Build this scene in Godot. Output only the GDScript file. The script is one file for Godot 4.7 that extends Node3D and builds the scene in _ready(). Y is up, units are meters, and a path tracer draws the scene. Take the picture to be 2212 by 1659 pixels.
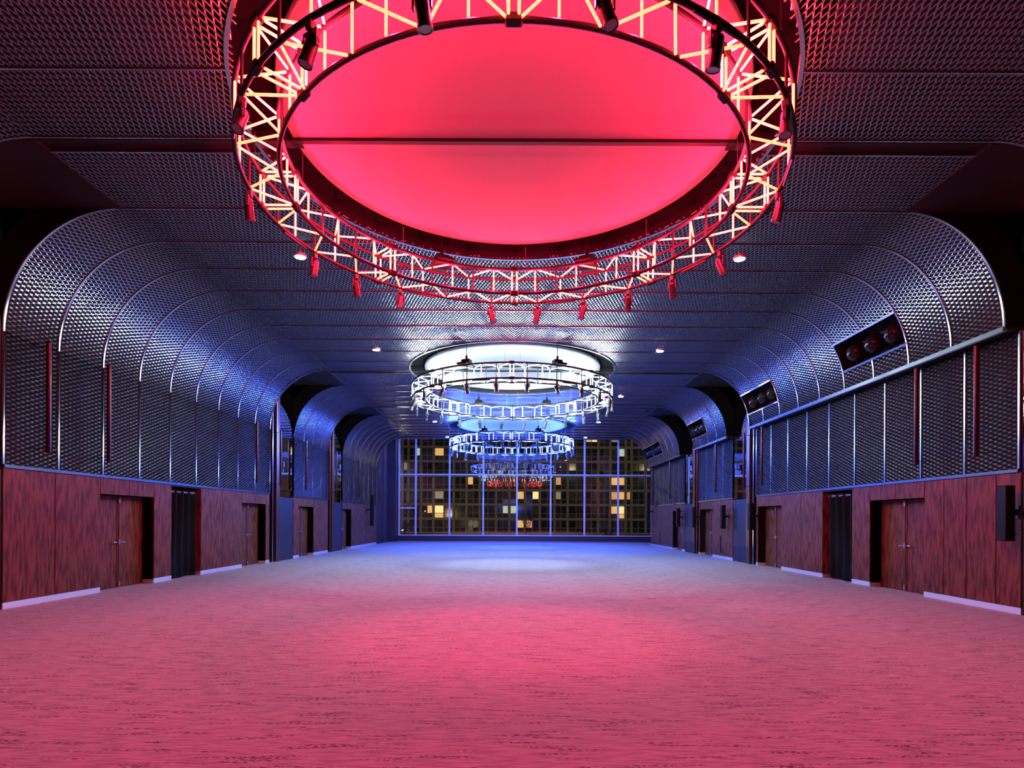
extends Node3D
# A long event hall at night: ring chandeliers in red, white and blue under a ceiling of expanded metal, wood wainscot, window wall to flats.
# Depth d runs away from the camera (z = -d); heights y are above the floor; the camera stands at x = 0.

const EYE := 1.61
const CEIL := 7.0
const WL := -8.91          # face of the left wall
const WR := 8.77           # face of the right wall
const LEDGE := 8.5         # front of the bulkhead on the right wall
const WOOD := 2.47         # top of the wood wainscot
const DOOR := 2.12         # head of the door openings
const OPEN_R := 3.66       # radius of the round openings in the ceiling
const RINGS := [[-0.03, 6.06, 8.25], [-0.11, 5.89, 21.05], [-0.2, 5.74, 33.6]]
const RI := 3.11
const RO := 3.6
const TRUSS := 0.47

var M := {}
var taken := {}
var cache := {}
var rng := RandomNumberGenerator.new()

# ---------------------------------------------------------------- small helpers
func lin(r: float, g: float, b: float) -> Color:
	return Color(r, g, b).linear_to_srgb()

func mat(key: String, c: Color, rough: float, metal := 0.0) -> StandardMaterial3D:
	var m := StandardMaterial3D.new()
	m.resource_name = key
	m.albedo_color = c
	m.roughness = rough
	m.metallic = metal
	M[key] = m
	return m

func glow(key: String, c: Color, energy: float) -> StandardMaterial3D:
	var m := mat(key, lin(0.8, 0.8, 0.8), 0.4)
	m.emission_enabled = true
	m.emission = c
	m.emission_energy_multiplier = energy
	return m

func numbered(called: String) -> String:
	if not taken.has(called):
		taken[called] = 0
		return called
	taken[called] += 1
	return "%s_%03d" % [called, taken[called]]

func thing(called: String, label: String, category: String, at := Vector3.ZERO, group := "") -> Node3D:
	var o := Node3D.new()
	o.name = numbered(called)
	add_child(o, true)
	o.position = at
	o.set_meta("label", label)
	o.set_meta("category", category)
	if group:
		o.set_meta("group", group)
	return o

func structure(called: String, label: String, category: String, at := Vector3.ZERO) -> Node3D:
	var o := thing(called, label, category, at)
	o.set_meta("kind", "structure")
	return o

func part(called: String, mesh: Mesh, m: Material, parent: Node3D, t := Transform3D.IDENTITY) -> MeshInstance3D:
	var o := MeshInstance3D.new()
	o.name = called
	o.mesh = mesh
	o.material_override = null
	if mesh is PrimitiveMesh or mesh.get_surface_count() == 1:
		o.set_surface_override_material(0, m)
	o.transform = t
	parent.add_child(o, true)
	return o

func unit_box() -> Mesh:
	if not cache.has("box"):
		cache["box"] = BoxMesh.new()
	return cache["box"]

# a box in hall coordinates, as a child of a node that stands at the origin (or at base)
func box(called: String, m: Material, parent: Node3D, x0: float, x1: float, y0: float, y1: float, d0: float, d1: float) -> MeshInstance3D:
	var t := Transform3D(Basis.from_scale(Vector3(absf(x1 - x0), absf(y1 - y0), absf(d1 - d0))), Vector3((x0 + x1) / 2, (y0 + y1) / 2, -(d0 + d1) / 2) - parent.position)
	return part(called, unit_box(), m, parent, t)

# a box with chamfered edges, of its own size, centred on the origin
func chamfered(sx: float, sy: float, sz: float, c: float) -> ArrayMesh:
	var key := "ch%.3f_%.3f_%.3f_%.4f" % [sx, sy, sz, c]
	if cache.has(key):
		return cache[key]
	var h := Vector3(sx, sy, sz) / 2.0
	var st := SurfaceTool.new()
	st.begin(Mesh.PRIMITIVE_TRIANGLES)
	st.set_smooth_group(-1)
	var corner := func(s: Vector3, axis: int) -> Vector3:
		var v := Vector3(s.x * (h.x - c), s.y * (h.y - c), s.z * (h.z - c))
		v[axis] = s[axis] * h[axis]
		return v
	var quad := func(a: Vector3, b: Vector3, c2: Vector3, d: Vector3):
		var n := (b - a).cross(c2 - a)
		var out := n.dot(a + b + c2 + d) > 0.0
		for p in ([a, c2, b, a, d, c2] if out else [a, b, c2, a, c2, d]):
			st.add_vertex(p)
	for axis in 3:
		var u := (axis + 1) % 3
		var w := (axis + 2) % 3
		for s in [-1.0, 1.0]:
			var p := []
			for k in [[-1, -1], [1, -1], [1, 1], [-1, 1]]:
				var v := Vector3.ZERO
				v[axis] = s
				v[u] = k[0]
				v[w] = k[1]
				p.append(v)
			quad.call(corner.call(p[0], axis), corner.call(p[1], axis), corner.call(p[2], axis), corner.call(p[3], axis))
		for s in [-1.0, 1.0]:
			for r in [-1.0, 1.0]:
				var v0 := Vector3.ZERO
				v0[u] = s
				v0[w] = r
				v0[axis] = -1
				var v1 := v0
				v1[axis] = 1
				quad.call(corner.call(v0, u), corner.call(v1, u), corner.call(v1, w), corner.call(v0, w))
	for sx1 in [-1.0, 1.0]:
		for sy1 in [-1.0, 1.0]:
			for sz1 in [-1.0, 1.0]:
				var v := Vector3(sx1, sy1, sz1)
				var a: Vector3 = corner.call(v, 0)
				var b: Vector3 = corner.call(v, 1)
				var c3: Vector3 = corner.call(v, 2)
				if (b - a).cross(c3 - a).dot(v) > 0:
					var swap := b
					b = c3
					c3 = swap
				for p in [a, b, c3]:
					st.add_vertex(p)
	st.generate_normals()
	cache[key] = st.commit()
	return cache[key]

func slab(called: String, m: Material, parent: Node3D, x0: float, x1: float, y0: float, y1: float, d0: float, d1: float, c := 0.004) -> MeshInstance3D:
	var mesh := chamfered(absf(x1 - x0), absf(y1 - y0), absf(d1 - d0), c)
	return part(called, mesh, m, parent, Transform3D(Basis.IDENTITY, Vector3((x0 + x1) / 2, (y0 + y1) / 2, -(d0 + d1) / 2) - parent.position))

func cylinder(r0: float, r1: float, h: float, n := 12) -> CylinderMesh:
	var key := "cy%.4f_%.4f_%.4f_%d" % [r0, r1, h, n]
	if not cache.has(key):
		var c := CylinderMesh.new()
		c.bottom_radius = r0
		c.top_radius = r1
		c.height = h
		c.radial_segments = n
		c.rings = 1
		cache[key] = c
	return cache[key]

func capsule(r: float, h: float) -> CapsuleMesh:
	var key := "ca%.4f_%.3f" % [r, h]
	if not cache.has(key):
		var c := CapsuleMesh.new()
		c.radius = r
		c.height = h
		c.radial_segments = 8
		c.rings = 2
		cache[key] = c
	return cache[key]

func along(a: Vector3, b: Vector3) -> Transform3D:
	var y := (b - a).normalized()
	var x := y.cross(Vector3(0.31, 0.11, 0.94)).normalized()
	return Transform3D(Basis(x, y, x.cross(y)), (a + b) / 2)

func rod(called: String, a: Vector3, b: Vector3, r: float, m: Material, parent: Node3D, n := 8) -> MeshInstance3D:
	var t := along(a, b)
	t.basis = t.basis * Basis.from_scale(Vector3(1, (b - a).length(), 1))
	return part(called, cylinder(r, r, 1.0, n), m, parent, t)

# a profile of (radius, height) pairs turned round the y axis
func lathe(key: String, p: Array, n := 48) -> ArrayMesh:
	if cache.has(key):
		return cache[key]
	var st := SurfaceTool.new()
	st.begin(Mesh.PRIMITIVE_TRIANGLES)
	st.set_smooth_group(-1)
	for i in n:
		var a0 := TAU * i / n
		var a1 := TAU * (i + 1) / n
		for j in p.size() - 1:
			var u: Vector2 = p[j]
			var v: Vector2 = p[j + 1]
			var q := [Vector3(u.x * cos(a0), u.y, u.x * sin(a0)), Vector3(u.x * cos(a1), u.y, u.x * sin(a1)), Vector3(v.x * cos(a1), v.y, v.x * sin(a1)), Vector3(v.x * cos(a0), v.y, v.x * sin(a0))]
			for k in [0, 1, 2, 0, 2, 3]:
				st.add_vertex(q[k])
	st.index()
	st.generate_normals()
	cache[key] = st.commit()
	return cache[key]

func torus(r: float, tube: float) -> TorusMesh:
	var key := "to%.3f_%.3f" % [r, tube]
	if not cache.has(key):
		var t := TorusMesh.new()
		t.inner_radius = r - tube
		t.outer_radius = r + tube
		t.rings = 120
		t.ring_segments = 8
		cache[key] = t
	return cache[key]

func light(kind: Light3D, at: Vector3, c: Color, energy: float, parent: Node3D, size := 0.02) -> Light3D:
	kind.name = "light"
	kind.light_color = c
	kind.light_energy = energy
	kind.light_size = size
	kind.shadow_enabled = true
	kind.position = at
	if kind is OmniLight3D:
		kind.omni_range = 60.0
		kind.omni_attenuation = 2.0
	elif kind is SpotLight3D:
		kind.spot_range = 40.0
		kind.spot_attenuation = 2.0
	parent.add_child(kind, true)
	return kind

func nth(k: int) -> String:
	return ["first", "second", "third", "fourth", "fifth", "sixth", "seventh", "eighth", "ninth", "tenth", "eleventh", "twelfth", "thirteenth", "fourteenth"][k]

# ---------------------------------------------------------------- camera, sky, exposure
func stage():
	var cam := Camera3D.new()
	cam.name = "camera"
	cam.projection = Camera3D.PROJECTION_FRUSTUM
	cam.near = 0.05
	cam.far = 400.0
	cam.size = 1659.0 * cam.near / 1248.0
	cam.frustum_offset = Vector2(-6.0, 293.0) * cam.near / 1248.0
	cam.position = Vector3(0, EYE, 0)
	cam.rotation.z = 0.0047
	add_child(cam)
	cam.current = true
	var e := Environment.new()
	e.background_mode = Environment.BG_COLOR
	e.background_color = lin(0.05, 0.043, 0.034)
	e.tonemap_mode = Environment.TONE_MAPPER_LINEAR
	e.tonemap_exposure = 1.0
	e.sdfgi_enabled = true
	e.ssao_enabled = true
	e.ssil_enabled = true
	var w := WorldEnvironment.new()
	w.name = "environment"
	w.environment = e
	add_child(w)

func noise_texture(seed_: int, freq: float, octaves: int, colors: Array, stops: Array, size := 1024) -> NoiseTexture2D:
	var n := FastNoiseLite.new()
	n.seed = seed_
	n.noise_type = FastNoiseLite.TYPE_SIMPLEX
	n.frequency = freq
	n.fractal_octaves = octaves
	var g := Gradient.new()
	g.offsets = PackedFloat32Array(stops)
	g.colors = PackedColorArray(colors)
	var t := NoiseTexture2D.new()
	t.width = size
	t.height = size
	t.seamless = true
	t.noise = n
	t.color_ramp = g
	return t

func materials():
	mat("mesh_metal", lin(0.24, 0.245, 0.26), 0.27, 1.0)
	mat("backing", lin(0.006, 0.006, 0.008), 0.9)
	mat("chrome", lin(0.62, 0.63, 0.66), 0.2, 1.0)
	mat("mirror", lin(0.72, 0.74, 0.78), 0.02, 1.0)
	mat("aluminium", lin(0.9, 0.92, 0.94), 0.5, 1.0)
	mat("bronze", lin(0.30, 0.22, 0.20), 0.32, 1.0)
	mat("steel", lin(0.5, 0.5, 0.52), 0.3, 1.0)
	mat("soffit", lin(0.010, 0.0095, 0.011), 0.65)
	M["soffit"].metallic_specular = 0.25
	mat("disc", lin(0.22, 0.22, 0.22), 0.85)
	mat("black", lin(0.008, 0.008, 0.009), 0.5)
	M["black"].metallic_specular = 0.25
	mat("black_metal", lin(0.05, 0.05, 0.055), 0.38, 0.6)
	mat("truss", lin(0.022, 0.022, 0.023), 0.5)
	M["truss"].metallic_specular = 0.25
	mat("gloss_black", lin(0.010, 0.010, 0.011), 0.12)
	mat("navy", lin(0.011, 0.011, 0.026), 0.5)
	mat("plinth", lin(0.03, 0.03, 0.04), 0.4)
	mat("blind_black", lin(0.003, 0.003, 0.003), 0.9)
	M["blind_black"].metallic_specular = 0.1
	mat("curtain", lin(0.006, 0.011, 0.016), 0.9)
	M["curtain"].metallic_specular = 0.2
	mat("frame_paint", lin(0.50, 0.50, 0.56), 0.45)
	mat("rail", lin(0.20, 0.21, 0.24), 0.25, 1.0)
	mat("lens", lin(0.30, 0.27, 0.33), 0.15)
	mat("tube_red_brown", lin(0.02, 0.006, 0.007), 0.25, 0.2)
	var glass := mat("glass", Color(0.05, 0.05, 0.05, 0.01), 0.0)
	glass.transparency = BaseMaterial3D.TRANSPARENCY_ALPHA
	# wood laminate: long vertical streaks
	for k in 2:
		var wood := mat("wood_%d" % k, Color.WHITE, 0.55)
		wood.metallic_specular = 0.25
		wood.albedo_texture = noise_texture(11 + k, 0.014, 6, [lin(0.06, 0.021, 0.0145), lin(0.11, 0.041, 0.028), lin(0.145, 0.057, 0.039), lin(0.185, 0.078, 0.055)], [0.15, 0.42, 0.6, 0.9])
		wood.uv1_triplanar = true
		wood.uv1_world_triplanar = true
		wood.uv1_scale = Vector3(1 / 1.5, 1 / 10.0, 1 / 1.5)
		wood.uv1_offset = Vector3(0.3 * k, 0.37 * k, 0.21 * k)
	# carpet: greyed lilac with streaks across the hall and dark broken dashes
	var c := mat("carpet", Color.WHITE, 0.95)
	c.albedo_texture = noise_texture(5, 0.02, 5, [lin(0.25, 0.25, 0.28), lin(0.33, 0.33, 0.37), lin(0.37, 0.37, 0.415), lin(0.42, 0.42, 0.46)], [0.2, 0.42, 0.58, 0.8], 2048)
	c.uv1_triplanar = true
	c.uv1_world_triplanar = true
	c.uv1_scale = Vector3(1 / 14.0, 1.0, 1 / 1.3)
	c.detail_enabled = true
	c.detail_blend_mode = BaseMaterial3D.BLEND_MODE_MIX
	c.detail_uv_layer = BaseMaterial3D.DETAIL_UV_2
	c.detail_albedo = noise_texture(9, 0.03, 3, [Color(0.1, 0.09, 0.11, 0.0), Color(0.1, 0.09, 0.11, 0.0), Color(0.12, 0.105, 0.13, 0.9)], [0.0, 0.54, 0.62], 1024)
	c.detail_mask = noise_texture(21, 0.012, 3, [Color.BLACK, Color.BLACK, Color.WHITE], [0.0, 0.66, 0.76], 1024)
	c.uv2_triplanar = true
	c.uv2_world_triplanar = true
	c.uv2_scale = Vector3(1 / 1.9, 1.0, 1 / 0.62)
	# the lamps
	glow("red_glow", lin(1.0, 0.042, 0.013), 18.0)
	glow("white_glow", lin(0.78, 0.92, 1.0), 6.0)
	glow("blue_glow", lin(0.075, 0.13, 1.0), 16.0)
	glow("downlight_glow", lin(0.9, 0.97, 1.0), 30.0)
	# outside
	mat("concrete", lin(0.36, 0.33, 0.26), 0.9)
	mat("dark_pane", lin(0.012, 0.012, 0.014), 0.15)
	mat("blind_pane", lin(0.07, 0.065, 0.05), 0.6)
	mat("panel_pane", lin(0.045, 0.04, 0.032), 0.7)
	mat("ground", lin(0.10, 0.10, 0.10), 0.9)
	mat("bark", lin(0.05, 0.035, 0.025), 0.9)
	glow("lit_yellow", lin(1.0, 0.56, 0.11), 0.8)
	glow("lit_pale", lin(0.75, 0.95, 0.72), 0.55)
	glow("lit_orange", lin(1.0, 0.42, 0.10), 0.6)
	glow("lit_dim", lin(0.8, 0.62, 0.25), 0.22)
	glow("lit_bright", lin(1.0, 0.74, 0.26), 1.2)
	glow("street_glow", lin(1.0, 0.62, 0.22), 30.0)

# ---------------------------------------------------------------- expanded metal
# A wall profile is a polyline of (x, y) with the normal that points into the hall.
func profile_left() -> Array:
	var p := [Vector2(WL, WOOD + 0.07), Vector2(WL, 4.85)]
	for k in range(1, 25):
		var a := PI / 2 * k / 24
		p.append(Vector2(-6.85 - (-6.85 - WL) * cos(a), 4.85 + (CEIL - 4.85) * sin(a)))
	return p

func profile_cove_right() -> Array:
	var p := []
	for k in 25:
		var a := PI / 2 * k / 24
		p.append(Vector2(6.75 + (LEDGE - 6.75) * cos(a), 5.0 + (CEIL - 5.0) * sin(a)))
	return p

func length_of(p: Array) -> float:
	var s := 0.0
	for k in p.size() - 1:
		s += (p[k + 1] - p[k]).length()
	return s

func sub_profile(p: Array, s0: float, s1: float) -> Array:
	var out := []
	var s := 0.0
	for k in p.size() - 1:
		var l: float = (p[k + 1] - p[k]).length()
		if s + l > s0 and s < s1:
			var a: Vector2 = p[k].lerp(p[k + 1], clampf((s0 - s) / l, 0, 1))
			var b: Vector2 = p[k].lerp(p[k + 1], clampf((s1 - s) / l, 0, 1))
			if out.is_empty():
				out.append(a)
			out.append(b)
		s += l
	return out

# Strands of expanded metal: bonds every 0.08 m along the profile, staggered from column to column, each strand a twisted ribbon.
func net(p: Array, width: float, flip: float, d_abs := -1.0, lean := Vector2(0.1, 0.42), foot_lean := 0.0) -> ArrayMesh:
	var total := length_of(p)
	var cols := int(round(width / 0.1))
	var dz := width / cols
	var rows := int(total / 0.08)
	var ds := total / rows
	# positions and normals at half steps
	var pos := PackedVector2Array()
	var nor := PackedVector2Array()
	var tan := PackedVector2Array()
	for q in rows * 4 + 1:
		var s := q * ds / 4
		var k := 0
		var at := 0.0
		while k < p.size() - 2 and at + (p[k + 1] - p[k]).length() < s - 1e-6:
			at += (p[k + 1] - p[k]).length()
			k += 1
		var t: Vector2 = (p[k + 1] - p[k]).normalized()
		pos.append(p[k] + t * (s - at))
		tan.append(t)
		var n := Vector2(-t.y, t.x)
		if n.dot(Vector2(0, 3.0) - pos[q]) < 0:
			n = -n
		nor.append(n)
	var tilt := [lean.x, lean.y, lean.x]
	var half := [0.0125, 0.0065, 0.0125]
	var v := PackedVector3Array()
	var nn := PackedVector3Array()
	var idx := PackedInt32Array()
	for i in cols:
		for j in rows + 1:
			var q0 := j * 4 + (2 if i % 2 else 0)
			for dir in [-2, 2]:
				var q1: int = q0 + dir
				if q0 < 0 or q0 > rows * 4 or q1 < 0 or q1 > rows * 4:
					continue
				if d_abs >= 0.0:
					var mid := pos[(q0 + q1) / 2]
					var dm := d_abs + (i + 0.5) * dz
					var cut := false
					for r in RINGS:
						if Vector2(mid.x - r[0], dm - r[2]).length() < OPEN_R - 0.02:
							cut = true
					if cut:
						continue
				var b := v.size()
				for k in 3:
					var q: int = q0 + (q1 - q0) * k / 2
					var a: float = (tilt[k] + foot_lean * (1.0 - q / (rows * 4.0))) * flip
					var h: float = half[k]
					# across the strand, in the plane of the panel
					var across := Vector3(tan[q].x * dz, tan[q].y * dz, signf(dir) * ds * (0.5 if k == 1 else 0.15)).normalized()
					var n3 := Vector3(nor[q].x, nor[q].y, 0)
					var w := across * cos(a) * h + n3 * sin(a) * h
					var m := n3 * cos(a) - across * sin(a)
					var c := Vector3(pos[q].x, pos[q].y, -(i + 0.5 * k) * dz)
					v.append(c + w)
					v.append(c - w)
					nn.append(m)
					nn.append(m)
				# front faces run clockwise as seen from the hall
				var turned := (v[b + 1] - v[b]).cross(v[b + 2] - v[b]).dot(nn[b]) > 0.0
				for k in 2:
					var e := b + 2 * k
					idx.append_array(PackedInt32Array([e, e + 2, e + 1, e + 1, e + 2, e + 3] if turned else [e, e + 1, e + 2, e + 1, e + 3, e + 2]))
	var arrays := []
	arrays.resize(Mesh.ARRAY_MAX)
	arrays[Mesh.ARRAY_VERTEX] = v
	arrays[Mesh.ARRAY_NORMAL] = nn
	arrays[Mesh.ARRAY_INDEX] = idx
	var mesh := ArrayMesh.new()
	if v.size():
		mesh.add_surface_from_arrays(Mesh.PRIMITIVE_TRIANGLES, arrays)
	return mesh

# A band that follows a profile: from off0 to off1 off the profile (into the hall is positive), width deep.
func band(p: Array, off0: float, off1: float, width: float) -> ArrayMesh:
	var st := SurfaceTool.new()
	st.begin(Mesh.PRIMITIVE_TRIANGLES)
	var ring := []
	for k in p.size():
		var t: Vector2 = ((p[mini(k + 1, p.size() - 1)] - p[maxi(k - 1, 0)])).normalized()
		var n := Vector2(-t.y, t.x)
		if n.dot(Vector2(0, 3.0) - p[k]) < 0:
			n = -n
		var a: Vector2 = p[k] + n * off0
		var b: Vector2 = p[k] + n * off1
		ring.append([Vector3(a.x, a.y, 0), Vector3(b.x, b.y, 0), Vector3(b.x, b.y, -width), Vector3(a.x, a.y, -width)])
	for f in 4:
		st.set_smooth_group(f + 1)
		for k in ring.size() - 1:
			var g := (f + 1) % 4
			for q in [ring[k][f], ring[k][g], ring[k + 1][g], ring[k][f], ring[k + 1][g], ring[k + 1][f]]:
				st.add_vertex(q)
	st.set_smooth_group(-1)
	for e in [ring[0], ring[-1]]:
		for k in [0, 1, 2, 0, 2, 3]:
			st.add_vertex(e[k])
	st.generate_normals()
	return st.commit()

# ---------------------------------------------------------------- the hall
const BAY := [[10.05, 20.98, 9], [23.25, 27.55, 4], [29.8, 37.2, 7]]
const NEAR := [4.46, 5.69, 6.92, 8.17]
const TRACKS := [[8.17, 8.49], [20.98, 21.26], [27.55, 27.83]]
const POCKETS := [[8.17, 10.05], [20.98, 23.25], [27.55, 29.8]]
const END := 37.2          # where the side walls end
const GLASS := 41.8        # depth of the window wall

var ribs := []             # depths of all ribs
func floor_and_shell():
	var f := structure("floor", "wide carpet of greyed lilac with dark broken streaks across the hall", "floor")
	box("carpet", M.carpet, f, -13.0, 13.0, -0.2, 0.0, -3.0, 42.2)
	var n := structure("wall_near", "dark wall closing the hall behind the viewer", "wall")
	box("wall_slab", M.soffit, n, -9.6, 9.5, 0.0, 7.6, -3.2, -3.0)

func strips() -> Array:
	var out := []
	for k in NEAR.size() - 1:
		out.append([NEAR[k], NEAR[k + 1]])
	out.append([8.49, 10.05])
	for b in 3:
		var w: float = (BAY[b][1] - BAY[b][0]) / BAY[b][2]
		for k in BAY[b][2]:
			out.append([BAY[b][0] + w * k, BAY[b][0] + w * (k + 1)])
		if b < 2:
			out.append([TRACKS[b + 1][1], BAY[b + 1][0]])
	out.append([37.2, 38.0])
	return out

func x_spans(d: float, x0: float, x1: float) -> Array:
	# what is left of x0..x1 at depth d outside the round openings
	for r in RINGS:
		var k: float = OPEN_R * OPEN_R - (d - r[2]) * (d - r[2])
		if k > 0:
			var w := sqrt(k)
			return [[x0, r[0] - w], [r[0] + w, x1]]
	return [[x0, x1]]

func ceiling():
	var c := structure("ceiling", "dark ceiling of glossy expanded metal strips with three round openings", "ceiling")
	box("backing_slab", M.backing, c, -9.6, 9.6, 7.3, 7.5, -3.2, 38.0)
	box("plain_ceiling", M.soffit, c, -9.0, 8.9, 6.98, 7.02, -3.0, 4.4)
	for s in strips():
		for side in [-1.0, 1.0]:
			var edge := 6.85 if side < 0 else 6.75
			var mesh := net([Vector2(side * edge, CEIL), Vector2(0.0, CEIL)], s[1] - s[0], -1.0, s[0])
			if mesh.get_surface_count():
				part("mesh_panel", mesh, M.mesh_metal, c, Transform3D(Basis.IDENTITY, Vector3(0, 0, -s[0])))
	# thin bright strips along the joints
	var seams := []
	for s in strips():
		if not seams.has(s[0]):
			seams.append(s[0])
		if not seams.has(s[1]):
			seams.append(s[1])
	for d in seams:
		if d > 37.9:
			continue
		for x in x_spans(d, -6.85, 6.75):
			if x[1] - x[0] > 0.05:
				box("seam_strip", M.chrome, c, x[0], x[1], CEIL - 0.022, CEIL + 0.03, d - 0.011, d + 0.011)
	# tracks of the sliding partitions
	for t in TRACKS:
		box("partition_track", M.black, c, WL + 0.1, WR - 0.1, CEIL - 0.006, CEIL + 0.2, t[0] + 0.06, t[0] + 0.14)
		box("track_flange", M.soffit, c, WL + 0.1, WR - 0.1, CEIL + 0.03, CEIL + 0.2, t[0] + 0.16, t[1] - 0.03)
	# plain soffits over the pockets, beside the mesh
	for k in POCKETS:
		box("pocket_soffit", M.soffit, c, WL, -6.85, CEIL - 0.02, CEIL + 0.1, k[0] + 0.05, k[1])
		box("pocket_soffit", M.soffit, c, 6.75, WR, CEIL - 0.02, CEIL + 0.1, k[0] + 0.05, k[1])
	# round openings: lip, dark annulus and pale stretched disc
	var lip := lathe("lip", [Vector2(OPEN_R + 0.05, -0.035), Vector2(OPEN_R + 0.05, 0.2), Vector2(OPEN_R, 0.2), Vector2(OPEN_R, -0.035), Vector2(OPEN_R + 0.05, -0.035)], 96)
	var annulus := lathe("annulus", [Vector2(OPEN_R, 0.14), Vector2(3.0, 0.14), Vector2(3.0, 0.2), Vector2(OPEN_R, 0.2), Vector2(OPEN_R, 0.14)], 96)
	var disc := lathe("disc", [Vector2(0.0, 0.04), Vector2(3.15, 0.04), Vector2(3.16, 0.05), Vector2(3.16, 0.11), Vector2(0.0, 0.11)], 96)
	for r in RINGS:
		var at := Transform3D(Basis.IDENTITY, Vector3(r[0], CEIL, -r[2]))
		part("opening_lip", lip, M.chrome, c, at)
		part("opening_reveal", annulus, M.blind_black, c, at)
		part("ceiling_disc", disc, M.disc, c, at)
	# the white flange of the track where it crosses the first two discs
	for k in 2:
		var w := 3.05
		box("disc_flange", M.disc, c, RINGS[k][0] - w, RINGS[k][0] + w, CEIL - 0.004, CEIL + 0.035, TRACKS[k][0] + 0.14, TRACKS[k][1] - 0.01)
	# end of the ceiling and the higher bay in front of the window
	box("end_fascia", M.navy, c, -9.0, 9.4, CEIL - 0.1, CEIL + 0.9, 38.0, 38.15)
	box("window_bay_ceiling", M.navy, c, -9.4, 13.2, 7.9, 8.1, 38.0, 42.3)

func wood(parent: Node3D, x: float, out: float, d0: float, d1: float, y0: float, y1: float):
	# one laminate panel, its face at x, out = -1 on the left wall
	slab("wood_panel", M["wood_%d" % (rng.randi() % 2)], parent, x, x + out * 0.03, y0, y1, d0 + 0.008, d1 - 0.008, 0.004)

func wood_run(parent: Node3D, x: float, out: float, cuts: Array):
	for k in cuts.size() - 1:
		wood(parent, x, out, cuts[k], cuts[k + 1], 0.12, WOOD)

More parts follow.
